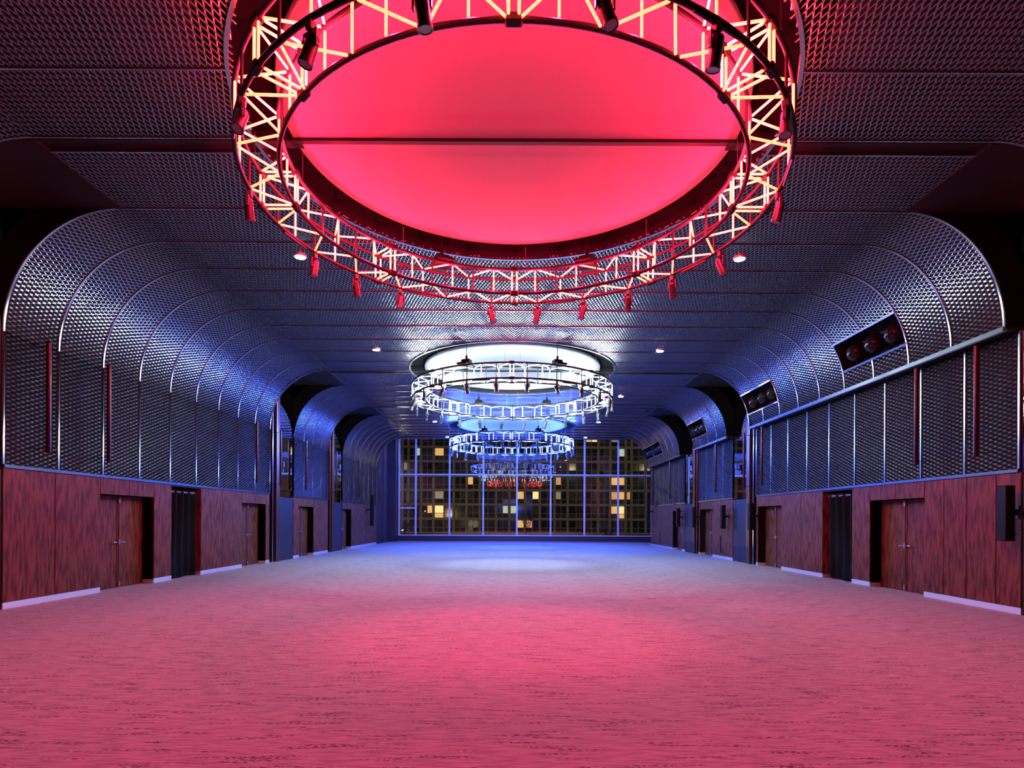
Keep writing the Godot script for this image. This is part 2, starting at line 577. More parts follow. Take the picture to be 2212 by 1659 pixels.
func side_wall(left: bool):
	var x := WL if left else WR
	var out := -1.0 if left else 1.0
	var w := structure("wall_left" if left else "wall_right", ("left" if left else "right") + " long wall, wood panels below and glossy expanded metal above", "wall")
	var shift := Vector3(0, 0, 0)
	# core of the wall
	box("wall_core", M.blind_black, w, x + out * 0.5, x + out * 0.7, 0.0, 7.5, -3.0, END)
	box("wall_base", M.soffit, w, x, x + out * 0.5, 0.0, 7.0, -3.0, 4.46)
	var full := profile_left()
	var lower: Array = sub_profile(full, 0, 4.85 - WOOD - 0.07)
	var cove: Array = sub_profile(full, 4.85 - WOOD - 0.07, 99)
	if not left:
		lower = [Vector2(WR, WOOD + 0.07), Vector2(WR, 4.93)]
		cove = profile_cove_right()
	var bays := [[NEAR[0], NEAR[3], 3], BAY[0], BAY[1], BAY[2]]
	var niches := [] if left else [[2, 0, 2], [7, 0, 2], [2, 1, 2], [3, 2, 2], [5, 2, 2]]   # first panel, bay, panels
	for b in 4:
		var d0: float = bays[b][0]
		var n: int = bays[b][2]
		var pw: float = (bays[b][1] - d0) / n
		var lower_net := net(lower, pw, -1.0, -1.0, Vector2(0.1, 0.42), 0.2)
		var cove_net := net(cove, pw, -1.0)
		var lower_rib := band(lower, -0.01, 0.016, 0.035)
		var cove_rib := band(cove, -0.01, 0.016, 0.035)
		var total := length_of(cove)
		var hi: Array = sub_profile(cove, 1.17, total)
		var lo: Array = sub_profile(cove, 0.0, 0.48)
		var hi_net: ArrayMesh
		var lo_net: ArrayMesh
		var rib_lo: ArrayMesh
		var rib_hi: ArrayMesh
		if not left:
			hi_net = net(hi, pw, -1.0)
			lo_net = net(lo, pw, -1.0)
			rib_lo = band(lo, -0.01, 0.016, 0.035)
			rib_hi = band(hi, -0.01, 0.016, 0.035)
		for k in n + 1:
			var at := Transform3D(Basis.IDENTITY, Vector3(0, 0, -(d0 + pw * k)))
			var rib_at := Transform3D(Basis.IDENTITY, Vector3(0, 0, -(d0 + pw * k) + 0.017))
			var in_niche := 0        # 1 first panel of a niche, 2 second one
			for nc in niches:
				if nc[1] == b - 1:
					if k == nc[0]:
						in_niche = 1
					elif k == nc[0] + 1:
						in_niche = 2
			part("wall_rib", lower_rib, M.chrome, w, rib_at)
			if in_niche == 2:
				part("cove_rib", rib_lo, M.chrome, w, rib_at)
				part("cove_rib", rib_hi, M.chrome, w, rib_at)
			else:
				part("cove_rib", cove_rib, M.chrome, w, rib_at)
			if k == n:
				continue
			part("mesh_panel", lower_net, M.mesh_metal, w, at)
			if in_niche:
				part("cove_panel", hi_net, M.mesh_metal, w, at)
				part("cove_panel", lo_net, M.mesh_metal, w, at)
			else:
				part("cove_panel", cove_net, M.mesh_metal, w, at)
		var here := Transform3D(Basis.IDENTITY, Vector3(0, 0, -d0))
		part("mesh_backing", band(lower, -0.16, -0.09, bays[b][1] - d0), M.backing, w, here)
		if left:
			part("cove_backing", band(cove, -0.16, -0.09, bays[b][1] - d0), M.backing, w, here)
		else:
			# backing behind the cove, left open where the niches are
			var at_d := d0
			for nc in niches:
				if nc[1] != b - 1:
					continue
				var n0: float = d0 + pw * nc[0]
				var n1: float = n0 + pw * 2
				if n0 > at_d + 0.01:
					part("cove_backing", band(cove, -0.16, -0.09, n0 - at_d), M.backing, w, Transform3D(Basis.IDENTITY, Vector3(0, 0, -at_d)))
				part("cove_backing", band(hi, -0.16, -0.09, n1 - n0), M.backing, w, Transform3D(Basis.IDENTITY, Vector3(0, 0, -n0)))
				part("cove_backing", band(lo, -0.16, -0.09, n1 - n0), M.backing, w, Transform3D(Basis.IDENTITY, Vector3(0, 0, -n0)))
				niche(w, cove, n0, n1, b, niches.find(nc))
				at_d = n1
			if bays[b][1] > at_d + 0.01:
				part("cove_backing", band(cove, -0.16, -0.09, bays[b][1] - at_d), M.backing, w, Transform3D(Basis.IDENTITY, Vector3(0, 0, -at_d)))
			# bulkhead ledge
			box("bulkhead_ledge", M.rail, w, LEDGE - 0.03, LEDGE + 0.04, 4.93, 5.01, d0, bays[b][1])
			box("bulkhead_soffit", M.soffit, w, LEDGE + 0.04, WR + 0.15, 4.95, 5.0, d0, bays[b][1])
		# rail between wood and metal
		slab("rail", M.rail, w, x - out * 0.025, x + out * 0.06, WOOD + 0.004, WOOD + 0.07, d0, bays[b][1], 0.006)
	# end faces of the bays
	for b in range(1, 4):
		for e in [bays[b][0], bays[b][1]]:
			var reach := 0.017 if b > 1 else -0.02
			var outer := band(lower + cove if left else lower, -0.5, reach, 0.03)
			part("end_return", outer, M.blind_black, w, Transform3D(Basis.IDENTITY, Vector3(0, 0, -e + (0.02 if e == bays[b][0] else 0.01))))
			if not left:
				part("end_return", band(cove, -0.5, reach, 0.03), M.blind_black, w, Transform3D(Basis.IDENTITY, Vector3(0, 0, -e + (0.02 if e == bays[b][0] else 0.01))))
	# wood wainscot
	var runs := [[4.46, 6.3, 8.17], [10.05, 11.2, 12.42], [14.27, 15.0], [16.4, 17.6, 18.87], [20.68, 20.98], [23.25, 23.85], [25.6, 26.55, 27.55], [31.5, 33.4, 35.3, 37.2]]
	var doors := [[12.42, 14.27], [18.87, 20.68], [23.85, 25.6], [29.87, 31.5]]
	var curtain_at := [15.0, 16.4]
	if not left:
		runs = [[4.46, 6.3, 8.17], [10.0, 10.53, 11.22, 11.81, 12.38], [14.27, 15.03], [16.46, 17.7, 19.0], [20.85, 20.98], [23.25, 24.4, 25.62], [27.42, 27.55], [29.8, 30.3], [32.1, 34.6, 37.2]]
		doors = [[12.38, 14.27], [19.0, 20.85], [25.62, 27.42], [30.3, 32.1]]
		curtain_at = [15.03, 16.46]
	for r in runs:
		wood_run(w, x, out, r)
		box("panel_core", M.blind_black, w, x + out * 0.035, x + out * 0.5, 0.0, WOOD, r[0], r[-1])
	if left:
		box("panel_core", M.blind_black, w, x + out * 0.035, x + out * 0.5, 0.0, WOOD, 29.8, 29.87)
	# headers over the doors
	for d in doors:
		var mid: float = (d[0] + d[1]) / 2
		wood(w, x, out, d[0], mid, DOOR, WOOD)
		wood(w, x, out, mid, d[1], DOOR, WOOD)
		box("door_head", M.black, w, x + out * 0.035, x + out * 0.5, DOOR + 0.01, WOOD, d[0], d[1])
	box("curtain_head", M.black, w, x + out * 0.005, x + out * 0.5, WOOD - 0.03, WOOD, curtain_at[0], curtain_at[1])
	# skirting
	var bb := structure("baseboard_left" if left else "baseboard_right", "low brushed metal skirting along the " + ("left" if left else "right") + " wood wall", "baseboard")
	for r in runs:
		slab("skirting", M.aluminium, bb, x - out * 0.004, x + out * 0.03, 0.0, 0.115, r[0], r[-1], 0.004)
	for d in doors:
		slab("skirting", M.aluminium, bb, x, x + out * 0.27, 0.0, 0.1, d[1] - 0.014, d[1] - 0.002, 0.002)
	slab("skirting", M.aluminium, bb, x, x + out * 0.27, 0.0, 0.1, curtain_at[1] - 0.014, curtain_at[1] - 0.002, 0.002)
	pockets(w, x, out)
	for k in doors.size():
		double_door(x, out, doors[k], left, k)
	curtain(x, out, curtain_at, left)

func niche(w: Node3D, cove: Array, d0: float, d1: float, b: int, index: int):
	# recessed box in the cove, with chrome bars above and below and three black balls inside
	var a: Vector2 = sub_profile(cove, 0.48, 99)[0]
	var c: Vector2 = sub_profile(cove, 1.17, 99)[0]
	var t := (c - a).normalized()
	var n := Vector2(t.y, -t.x)     # out of the hall
	if n.x < 0:
		n = -n
	var at := func(u: float, v: float) -> Vector2: return a + t * u + n * v
	var h := (c - a).length()
	var quad := func(p: Array, width: float) -> ArrayMesh:
		var st := SurfaceTool.new()
		st.begin(Mesh.PRIMITIVE_TRIANGLES)
		st.set_smooth_group(-1)
		for k in p.size():
			var u: Vector2 = p[k]
			var v: Vector2 = p[(k + 1) % p.size()]
			for q in [Vector3(u.x, u.y, 0), Vector3(v.x, v.y, 0), Vector3(v.x, v.y, -width), Vector3(u.x, u.y, 0), Vector3(v.x, v.y, -width), Vector3(u.x, u.y, -width)]:
				st.add_vertex(q)
		for z in [0.0, -width]:
			for k in range(1, p.size() - 1):
				for q in [p[0], p[k], p[k + 1]]:
					st.add_vertex(Vector3(q.x, q.y, z))
		st.generate_normals()
		return st.commit()
	var here := Transform3D(Basis.IDENTITY, Vector3(0, 0, -d0))
	var width := d1 - d0
	part("niche_back", quad.call([at.call(-0.05, 0.42), at.call(h + 0.05, 0.42), at.call(h + 0.05, 0.46), at.call(-0.05, 0.46)], width), M.soffit, w, here)
	part("niche_top", quad.call([at.call(h, 0.0), at.call(h + 0.03, 0.0), at.call(h + 0.03, 0.42), at.call(h, 0.42)], width), M.black, w, here)
	part("niche_base", quad.call([at.call(-0.03, 0.0), at.call(0.0, 0.0), at.call(0.0, 0.42), at.call(-0.03, 0.42)], width), M.soffit, w, here)
	for e in [0.0, width - 0.03]:
		part("niche_cheek", quad.call([at.call(0, 0.03), at.call(h, 0.03), at.call(h, 0.42), at.call(0, 0.42)], 0.03), M.soffit, w, Transform3D(Basis.IDENTITY, Vector3(0, 0, -d0 - e)))
	part("niche_bar", quad.call([at.call(h, -0.03), at.call(h + 0.045, -0.03), at.call(h + 0.045, 0.02), at.call(h, 0.02)], width), M.chrome, w, here)
	part("niche_bar", quad.call([at.call(-0.045, -0.03), at.call(0, -0.03), at.call(0, 0.02), at.call(-0.045, 0.02)], width), M.chrome, w, here)
	var ball := SphereMesh.new()
	ball.radius = 0.24
	ball.height = 0.48
	ball.radial_segments = 32
	ball.rings = 16
	for k in 3:
		var p: Vector2 = at.call(h * 0.44, 0.2)
		var o := thing("ball_speaker", "%s black glossy ball speaker from the viewer in the %s niche of the right cove" % [nth(k), nth(index)], "speaker", Vector3(p.x, p.y, -(d0 + width * (0.2 + 0.3 * k))), "ball speakers in the niches")
		part("globe", ball, M.gloss_black, o)
		var foot: Vector2 = n * 0.2
		rod("stem", Vector3(foot.x, foot.y, 0) * 0.95, Vector3(foot.x, foot.y, 0) * 1.12, 0.07, M.black, o, 16)
		var eye := -n * 0.19 + t * -0.03
		var tr := along(Vector3.ZERO, Vector3(eye.x, eye.y, 0.12))
		tr.origin = Vector3(eye.x, eye.y, 0.12) * 0.98
		part("front_cap", cylinder(0.1, 0.085, 0.03, 24), M.black, o, tr)

func pockets(w: Node3D, x: float, out: float):
	# storage pockets of the sliding partitions: navy door below, mirror above
	for k in POCKETS:
		var d0: float = k[0] + 0.78
		var d1: float = k[1] - 0.01
		box("pocket_door", M.navy, w, x + out * 0.02, x + out * 0.08, 0.02, 2.44, d0, d1)
		box("mirror_panel", M.mirror, w, x + out * 0.02, x + out * 0.06, 2.46, 6.95, d0, d1)
		box("pocket_return", M.soffit, w, x + out * 0.3, x + out * 0.36, 0.0, 6.98, k[0], d0)
		box("pocket_jamb", M.navy, w, x + out * 0.02, x + out * 0.3, 0.0, 6.95, d0 - 0.03, d0)
		box("edge_profile", M.chrome, w, x - out * 0.02, x + out * 0.03, 0.0, 6.6, k[0] + 0.2, k[0] + 0.27)

func partitions(left: bool):
	# edges of the stacked sliding partitions that stand out of each pocket
	var x := WL if left else WR
	var out := -1.0 if left else 1.0
	for i in range(1, 3):
		var k: Array = POCKETS[i]
		var o := thing("partition_stack", "bronze edges of stacked sliding partitions in the %s pocket of the %s wall" % [["", "nearer", "farther"][i], "left" if left else "right"], "partition", Vector3(x + out * 0.12, 0, -(k[0] + 0.56)))
		for j in 3:
			var d: float = k[0] + 0.42 + 0.13 * j
			slab("leaf_edge", M.bronze, o, x - out * (0.1 - 0.02 * j), x + out * 0.28, 0.01, 6.9, d, d + 0.1, 0.012)
			box("seal_strip", M.black, o, x - out * (0.104 - 0.02 * j), x + out * 0.2, 0.02, 6.88, d + 0.042, d + 0.058)

func double_door(x: float, out: float, d: Array, left: bool, k: int):
	var fx := x + out * 0.28
	var n := k + (0 if left else 4) + 1
	var o := structure("door_%d" % n, "double wood door with steel bolt, %s from the viewer on the %s wall" % [nth(k), "left" if left else "right"], "door", Vector3(fx, 0, -(d[0] + d[1]) / 2))
	box("jamb", M.black, o, x + out * 0.032, x + out * 0.5, 0.0, DOOR + 0.01, d[1], d[1] + 0.05)
	box("jamb", M.black, o, x + out * 0.032, x + out * 0.5, 0.0, DOOR + 0.01, d[0] - 0.05, d[0])
	box("back_board", M.blind_black, o, x + out * 0.4, x + out * 0.45, 0.0, DOOR, d[0], d[1])
	var mid: float = (d[0] + d[1]) / 2
	for half in 2:
		var a: float = d[0] + 0.012 if half == 0 else mid + 0.004
		var b: float = mid - 0.004 if half == 0 else d[1] - 0.012
		var leaf := slab("door_leaf", M["wood_%d" % half], o, fx, fx + out * 0.045, 0.01, DOOR - 0.01, a, b, 0.003)
		var hd := -1.0 if half == 0 else 1.0
		# lever on a round rose, near the meeting edge; local to the leaf
		var lp := Vector3(-out * 0.0225, 1.05 - DOOR / 2, 0)
		var edge_z: float = -(mid - (a + b) / 2)          # meeting edge in the leaf's own axes
		var hz := edge_z - hd * 0.075
		var rose := along(Vector3.ZERO, Vector3(-out, 0, 0))
		rose.origin = lp + Vector3(-out * 0.006, 0, hz)
		part("rose", cylinder(0.027, 0.027, 0.014, 20), M.steel, leaf, rose)
		rod("lever_neck", lp + Vector3(-out * 0.01, 0, hz), lp + Vector3(-out * 0.055, 0, hz), 0.011, M.steel, leaf, 10)
		rod("lever", lp + Vector3(-out * 0.055, 0, hz), lp + Vector3(-out * 0.055, -0.01, hz - hd * 0.12), 0.011, M.steel, leaf, 10)
	# surface bolt along the meeting edge, with boxes at head, lock and foot
	var bolt := rod("bolt_rod", Vector3(-out * 0.03, 0.05, -0.03), Vector3(-out * 0.03, DOOR - 0.06, -0.03), 0.014, M.bronze, o, 10)
	bolt.set_meta("label", "upright dark bolt rod")
	for y in [0.08, 1.05, DOOR - 0.1]:
		part("bolt_box", chamfered(0.05, 0.13, 0.06, 0.012), M.steel, o, Transform3D(Basis.IDENTITY, Vector3(-out * 0.027, y, -0.03)))

func curtain(x: float, out: float, d: Array, left: bool):
	var cx := x + out * 0.14
	var o := thing("curtain", "dark blue eyelet curtain hanging in an opening of the %s wall" % ("left" if left else "right"), "curtain", Vector3(cx, 0, -d[0]))
	var w: float = d[1] - d[0] - (0.12 if left else 0.06)
	# cloth with soft folds
	var st := SurfaceTool.new()
	st.begin(Mesh.PRIMITIVE_TRIANGLES)
	st.set_smooth_group(1)
	var nu := 72
	var nv := 26
	var grid := []
	for i in nu + 1:
		var col := []
		for j in nv + 1:
			var u := float(i) / nu
			var v := float(j) / nv
			var amp := lerpf(0.055, 0.035, v)
			var z := 0.03 + w * (u + 0.012 * sin(v * 5.0 + 3.0 * u) - 0.06 * u * pow(v, 3.0))
			var px := amp * cos(u * TAU * 4.0) + 0.018 * sin(u * 29.0 + v * 4.0) * v + 0.012 * sin(v * 23.0 + u * 17.0) * pow(v, 4.0)
			col.append(Vector3(px, lerpf(WOOD - 0.1, 0.015, v) + (0.02 * sin(u * 11.0) + 0.02) * v, -z))
		grid.append(col)
	for i in nu:
		for j in nv:
			for q in [grid[i][j], grid[i + 1][j], grid[i + 1][j + 1], grid[i][j], grid[i + 1][j + 1], grid[i][j + 1]]:
				st.add_vertex(q)
	st.index()
	st.generate_normals()
	part("cloth", st.commit(), M.curtain, o)
	rod("curtain_rod", Vector3(0, WOOD - 0.16, -0.0), Vector3(0, WOOD - 0.16, -(d[1] - d[0])), 0.016, M.steel, o, 12)
	var ring := TorusMesh.new()
	ring.inner_radius = 0.025
	ring.outer_radius = 0.042
	ring.rings = 24
	ring.ring_segments = 8
	for k in 8:
		var z: float = 0.03 + w * (k + 0.5) / 8.0
		part("eyelet", ring, M.chrome, o, Transform3D(Basis(Vector3.UP, 0.5 if k % 2 else -0.5) * Basis(Vector3.RIGHT, PI / 2), Vector3(0, WOOD - 0.16, -z)))
	box("side_reveal", M["wood_0"], o, x + out * 0.03, x + out * 0.3, 0.1, WOOD - 0.04, d[1] - 0.002, d[1] + 0.02)

# ---------------------------------------------------------------- chandeliers
func polar(r: float, deg: float, y: float) -> Vector3:
	return Vector3(r * sin(deg_to_rad(deg)), y, -r * cos(deg_to_rad(deg)))

func tube(a: Vector3, b: Vector3, m: Material, parent: Node3D, gap := 0.035) -> MeshInstance3D:
	var l := (b - a).length() - 2 * gap
	return part("neon_tube", capsule(0.0145, snappedf(l, 0.02)), m, parent, along(a, b))

func light_ring(k: int):
	var hue: String = ["red", "white", "blue"][k]
	var r: Array = RINGS[k]
	var label: String = ["huge ring chandelier of red glowing tubes, nearest the viewer", "ring chandelier of white glowing tubes in the middle of the hall", "ring chandelier of blue glowing tubes before the window"][k]
	var o := thing("light_ring", label, "chandelier", Vector3(r[0], r[1], -r[2]), "ring chandeliers along the hall")
	var g: Material = M[hue + "_glow"]
	var c: Color = [lin(1.0, 0.012, 0.065), lin(0.72, 0.88, 1.0), lin(0.05, 0.12, 1.0)][k]
	var energy: float = [3.5, 2.7, 10.0][k]
	for y in [0.0, TRUSS]:
		for rad in [RI, RO]:
			part("chord", torus(rad, 0.03), M.truss, o, Transform3D(Basis.IDENTITY, Vector3(0, y, 0)))
	for s in 8:
		var base := s * 45.0
		for q in 6:
			var a0 := base + q * 7.5 + (0.8 if q == 0 else 0.0)
			var a1 := base + (q + 1) * 7.5 - (0.8 if q == 5 else 0.0)
			var even := q % 2 == 0
			# top: outer at even nodes, inner at odd ones; the bottom the other way round
			tube(polar(RO if even else RI, a0, TRUSS), polar(RI if even else RO, a1, TRUSS), g, o)
			tube(polar(RI if even else RO, a0, 0.0), polar(RO if even else RI, a1, 0.0), g, o)
		for q in [1, 3, 5]:
			var a: float = base + q * 7.5
			var v := tube(polar(RI, a, 0.0), polar(RI, a, TRUSS), g, o, 0.03)
			light(OmniLight3D.new(), Vector3.ZERO, c, energy, v, 0.01)
			rod("post", polar(RO, a, 0.0), polar(RO, a, TRUSS), 0.016, M.truss, o)
		for q in [2, 4]:
			var a: float = base + q * 7.5
			tube(polar(RO, a, 0.0), polar(RO, a, TRUSS), g, o, 0.03)
			rod("post", polar(RI, a, 0.0), polar(RI, a, TRUSS), 0.016, M.truss, o)
		for e in [-0.85, 0.85]:
			var a: float = base + e
			tube(polar(RO, a, 0.0), polar(RO, a, TRUSS), g, o, 0.03)
			tube(polar(RI, a, 0.0), polar(RI, a, TRUSS), g, o, 0.03)
			tube(polar(RI, a, 0.0), polar(RO, a, 0.0), g, o, 0.06)
			tube(polar(RI, a, TRUSS), polar(RO, a, TRUSS), g, o, 0.06)
		# joint plates and suspension wires
		for y in [0.0, TRUSS]:
			for rad in [RI, RO]:
				part("joint", chamfered(0.16, 0.09, 0.09, 0.015), M.truss, o, Transform3D(Basis(Vector3.UP, -deg_to_rad(base)), polar(rad, base, y)))
		rod("suspension_wire", polar(RI, base + 4.0, TRUSS), polar(RI, base + 4.0, CEIL - r[1] - 0.035), 0.004, M.steel, o, 6)
		rod("suspension_wire", polar(RO, base - 4.0, TRUSS), polar(RO, base - 4.0, CEIL - r[1] - 0.035), 0.004, M.steel, o, 6)
	# chain hoists on a spreader across the top of the truss
	for a in [25.0, 155.0, 205.0, 335.0]:
		var b := Basis(Vector3.UP, -deg_to_rad(a))
		var p := polar((RI + RO) / 2, a, TRUSS)
		part("hoist_beam", chamfered(0.34, 0.05, RO - RI + 0.16, 0.01), M.black, o, Transform3D(b, p + Vector3(0, 0.06, 0)))
		var h := part("hoist", chamfered(0.30, 0.15, 0.22, 0.03), M.black, o, Transform3D(b, p + Vector3(0, 0.16, 0)))
		rod("chain", Vector3(0, 0.07, 0), Vector3(0, CEIL - r[1] - TRUSS - 0.05, 0), 0.011, M.black, h, 6)
		part("hook_block", chamfered(0.06, 0.12, 0.06, 0.012), M.black, h, Transform3D(Basis.IDENTITY, Vector3(0, 0.14, 0)))
	# cable tray under the outer chord
	for s in 8:
		rod("cable_tray", polar(RO + 0.01, s * 45.0 + 10.5, -0.035), polar(RO + 0.01, s * 45.0 + 19.5, -0.035), 0.022, M.black_metal, o, 6)

func spotlights(k: int):
	var hue: String = ["red", "white", "blue"][k]
	var r: Array = RINGS[k]
	var angles := []
	if k == 0:
		angles = [7.5, -7.5, 22.5, -37.5, 37.5, -52.5, 52.5, -67.5, 70.0, -97.5, 97.5, -127.5, 127.5, -150.0, 150.0, -168.0, 168.0]
	else:
		for q in 24:
			angles.append(7.5 + 15.0 * q)
	# order along each side from the left, for the labels
	var near := []
	var far := []
	for a in angles:
		(far if cos(deg_to_rad(a)) > 0 else near).append(a)
	for side in [near, far]:
		side.sort_custom(func(p, q): return sin(deg_to_rad(p)) < sin(deg_to_rad(q)))
		for i in side.size():
			var a: float = side[i]
			var p := polar(RO, a, -0.036) + Vector3(r[0], r[1], -r[2])
			var o := thing("spotlight", "black spotlight under the %s ring, %s from the left along its %s side" % [hue, nth(i), "near" if side == near else "far"], "spotlight", p, "spotlights under the %s ring" % hue)
			o.rotation.y = -deg_to_rad(a)
			part("clamp", chamfered(0.07, 0.09, 0.09, 0.012), M.black_metal, o, Transform3D(Basis.IDENTITY, Vector3(0, -0.045, 0)))
			var yoke := SurfaceTool.new()
			yoke.begin(Mesh.PRIMITIVE_TRIANGLES)
			if not cache.has("yoke"):
				for b in [[Vector3(0.17, 0.016, 0.04), Vector3(0, -0.095, 0)], [Vector3(0.016, 0.15, 0.04), Vector3(-0.077, -0.165, 0)], [Vector3(0.016, 0.15, 0.04), Vector3(0.077, -0.165, 0)]]:
					yoke.append_from(chamfered(b[0].x, b[0].y, b[0].z, 0.004), 0, Transform3D(Basis.IDENTITY, b[1]))
				cache["yoke"] = yoke.commit()
			part("yoke", cache["yoke"], M.black_metal, o)
			var lean := rng.randf_range(-0.25, 0.45)
			var roll := rng.randf_range(-0.3, 0.3)
			var t := Transform3D(Basis(Vector3.RIGHT, lean) * Basis(Vector3.BACK, roll), Vector3(0, -0.22, 0))
			t.origin += t.basis * Vector3(0, -0.02, 0)
			if not cache.has("can"):
				cache["can"] = lathe("can", [Vector2(0.0, 0.12), Vector2(0.045, 0.12), Vector2(0.058, 0.1), Vector2(0.06, -0.12), Vector2(0.066, -0.125), Vector2(0.066, -0.155), Vector2(0.056, -0.155), Vector2(0.054, -0.14), Vector2(0.0, -0.14)], 24)
			var body := part("body", cache["can"], M.black_metal, o, t)
			part("lens", cylinder(0.053, 0.053, 0.008, 24), M.lens, body, Transform3D(Basis.IDENTITY, Vector3(0, -0.145, 0)))

func downlights():
	var rim := lathe("downlight_rim", [Vector2(0.1, 0.03), Vector2(0.1, -0.04), Vector2(0.125, -0.04), Vector2(0.13, 0.0), Vector2(0.13, 0.03)], 32)
	var rows := [5.4, 11.83, 18.3, 25.05, 31.7, 37.6]
	for side in [-1, 1]:
		for k in rows.size():
			var x := -4.42 if side < 0 else 4.58
			var o := thing("downlight", "round white downlight in the %s ceiling row, %s from the viewer" % ["left" if side < 0 else "right", nth(k)], "lamp", Vector3(x, CEIL, -rows[k]), "downlights in the ceiling")
			part("rim", rim, M.aluminium, o)
			part("lamp_glass", cylinder(0.1, 0.1, 0.02, 32), M.downlight_glow, o, Transform3D(Basis.IDENTITY, Vector3(0, -0.035, 0)))
			var l := SpotLight3D.new()
			l.spot_angle = 55.0
			l.spot_angle_attenuation = 0.8
			light(l, Vector3(0, -0.06, 0), lin(0.47, 0.7, 1.0), 5.0, o, 0.08)
			l.rotation.x = -PI / 2

# ---------------------------------------------------------------- things on the walls
func wall_tubes(left: bool):
	var x := WL + 0.33 if left else WR - 0.33
	var out := -1.0 if left else 1.0
	var depths := [10.62, 12.2, 19.2, 21.15, 23.75, 27.75, 31.9, 36.6] if left else [10.58, 12.16, 19.75, 21.3, 24.3, 28.3, 31.5, 37.6]
	for k in depths.size():
		var o := thing("wall_tube", "slim upright dark red tube on thin brackets, %s from the viewer on the %s wall" % [nth(k), "left" if left else "right"], "tube", Vector3(x, 2.82, -depths[k]), "slim upright tubes on the walls")
		part("tube_body", cylinder(0.042, 0.042, 2.0, 16), M.tube_red_brown, o, Transform3D(Basis.IDENTITY, Vector3(0, 1.0, 0)))
		for y in [0.06, 1.94]:
			rod("bracket", Vector3(0, y, 0), Vector3(out * 0.36, y, 0), 0.008, M.black, o, 6)
		for y in [-0.012, 2.012]:
			part("end_cap", cylinder(0.044, 0.044, 0.024, 16), M.black, o, Transform3D(Basis.IDENTITY, Vector3(0, y, 0)))

func column_speakers():
	var list := [[8.5, 10.0, 1.28, 0.96, 0.17], [8.5, 20.8, 1.28, 0.96, 0.17], [8.5, 23.6, 1.28, 0.96, 0.17], [8.5, 27.4, 1.28, 0.96, 0.17], [8.5, 30.05, 1.28, 0.96, 0.17], [8.45, 36.6, 1.2, 1.85, 0.2], [-8.55, 34.6, 1.2, 1.85, 0.2]]
	for k in list.size():
		var s: Array = list[k]
		var left: bool = s[0] < 0
		var label := "tall black column speaker on the far end of the left wall" if left else "black column speaker on the right wall, %s from the viewer" % nth(k)
		var o := thing("column_speaker", label, "speaker", Vector3(s[0], s[2], -s[1]), "column speakers on the walls")
		part("cabinet", chamfered(s[4], s[3], 0.2, 0.012), M.black, o, Transform3D(Basis(Vector3.UP, 0.0), Vector3(0, s[3] / 2, 0)))
		var wall := (WL if left else WR) - float(s[0])
		var sg := signf(wall)
		part("bracket", chamfered(absf(wall) - 0.07, 0.1, 0.08, 0.008), M.black_metal, o, Transform3D(Basis.IDENTITY, Vector3(wall / 2 + sg * 0.03, s[3] * 0.52, -0.08)))
		part("wall_plate", chamfered(0.02, 0.24, 0.12, 0.004), M.black_metal, o, Transform3D(Basis.IDENTITY, Vector3(wall - sg * 0.012, s[3] * 0.52, -0.09)))
		var from := Vector3(sg * 0.05, s[3] * 0.2, -0.05)
		for q in 6:
			var u0 := q / 6.0
			var u1 := (q + 1) / 6.0
			var p0 := from.lerp(Vector3(wall, s[3] * 0.14, -0.09), u0) + Vector3(0, -0.09 * sin(u0 * PI), 0)
			var p1 := from.lerp(Vector3(wall, s[3] * 0.14, -0.09), u1) + Vector3(0, -0.09 * sin(u1 * PI), 0)
			rod("cable", p0, p1, 0.005, M.black, o, 5)

func wall_slots():
	for k in 2:
		var d: float = [24.6, 34.9][k]
		var o := thing("wall_vent", "narrow black slot vent low in the right wood wall, %s one" % ["nearer", "farther"][k], "vent", Vector3(WR, 0.25, -d))
		box("slot", M.blind_black, o, WR - 0.004, WR + 0.01, 0.25, 0.95, d - 0.05, d + 0.05)
		for q in 2:
			box("slot_frame", M.black_metal, o, WR - 0.008, WR + 0.01, 0.25, 0.95, d - 0.058 + 0.108 * q, d - 0.05 + 0.108 * q)

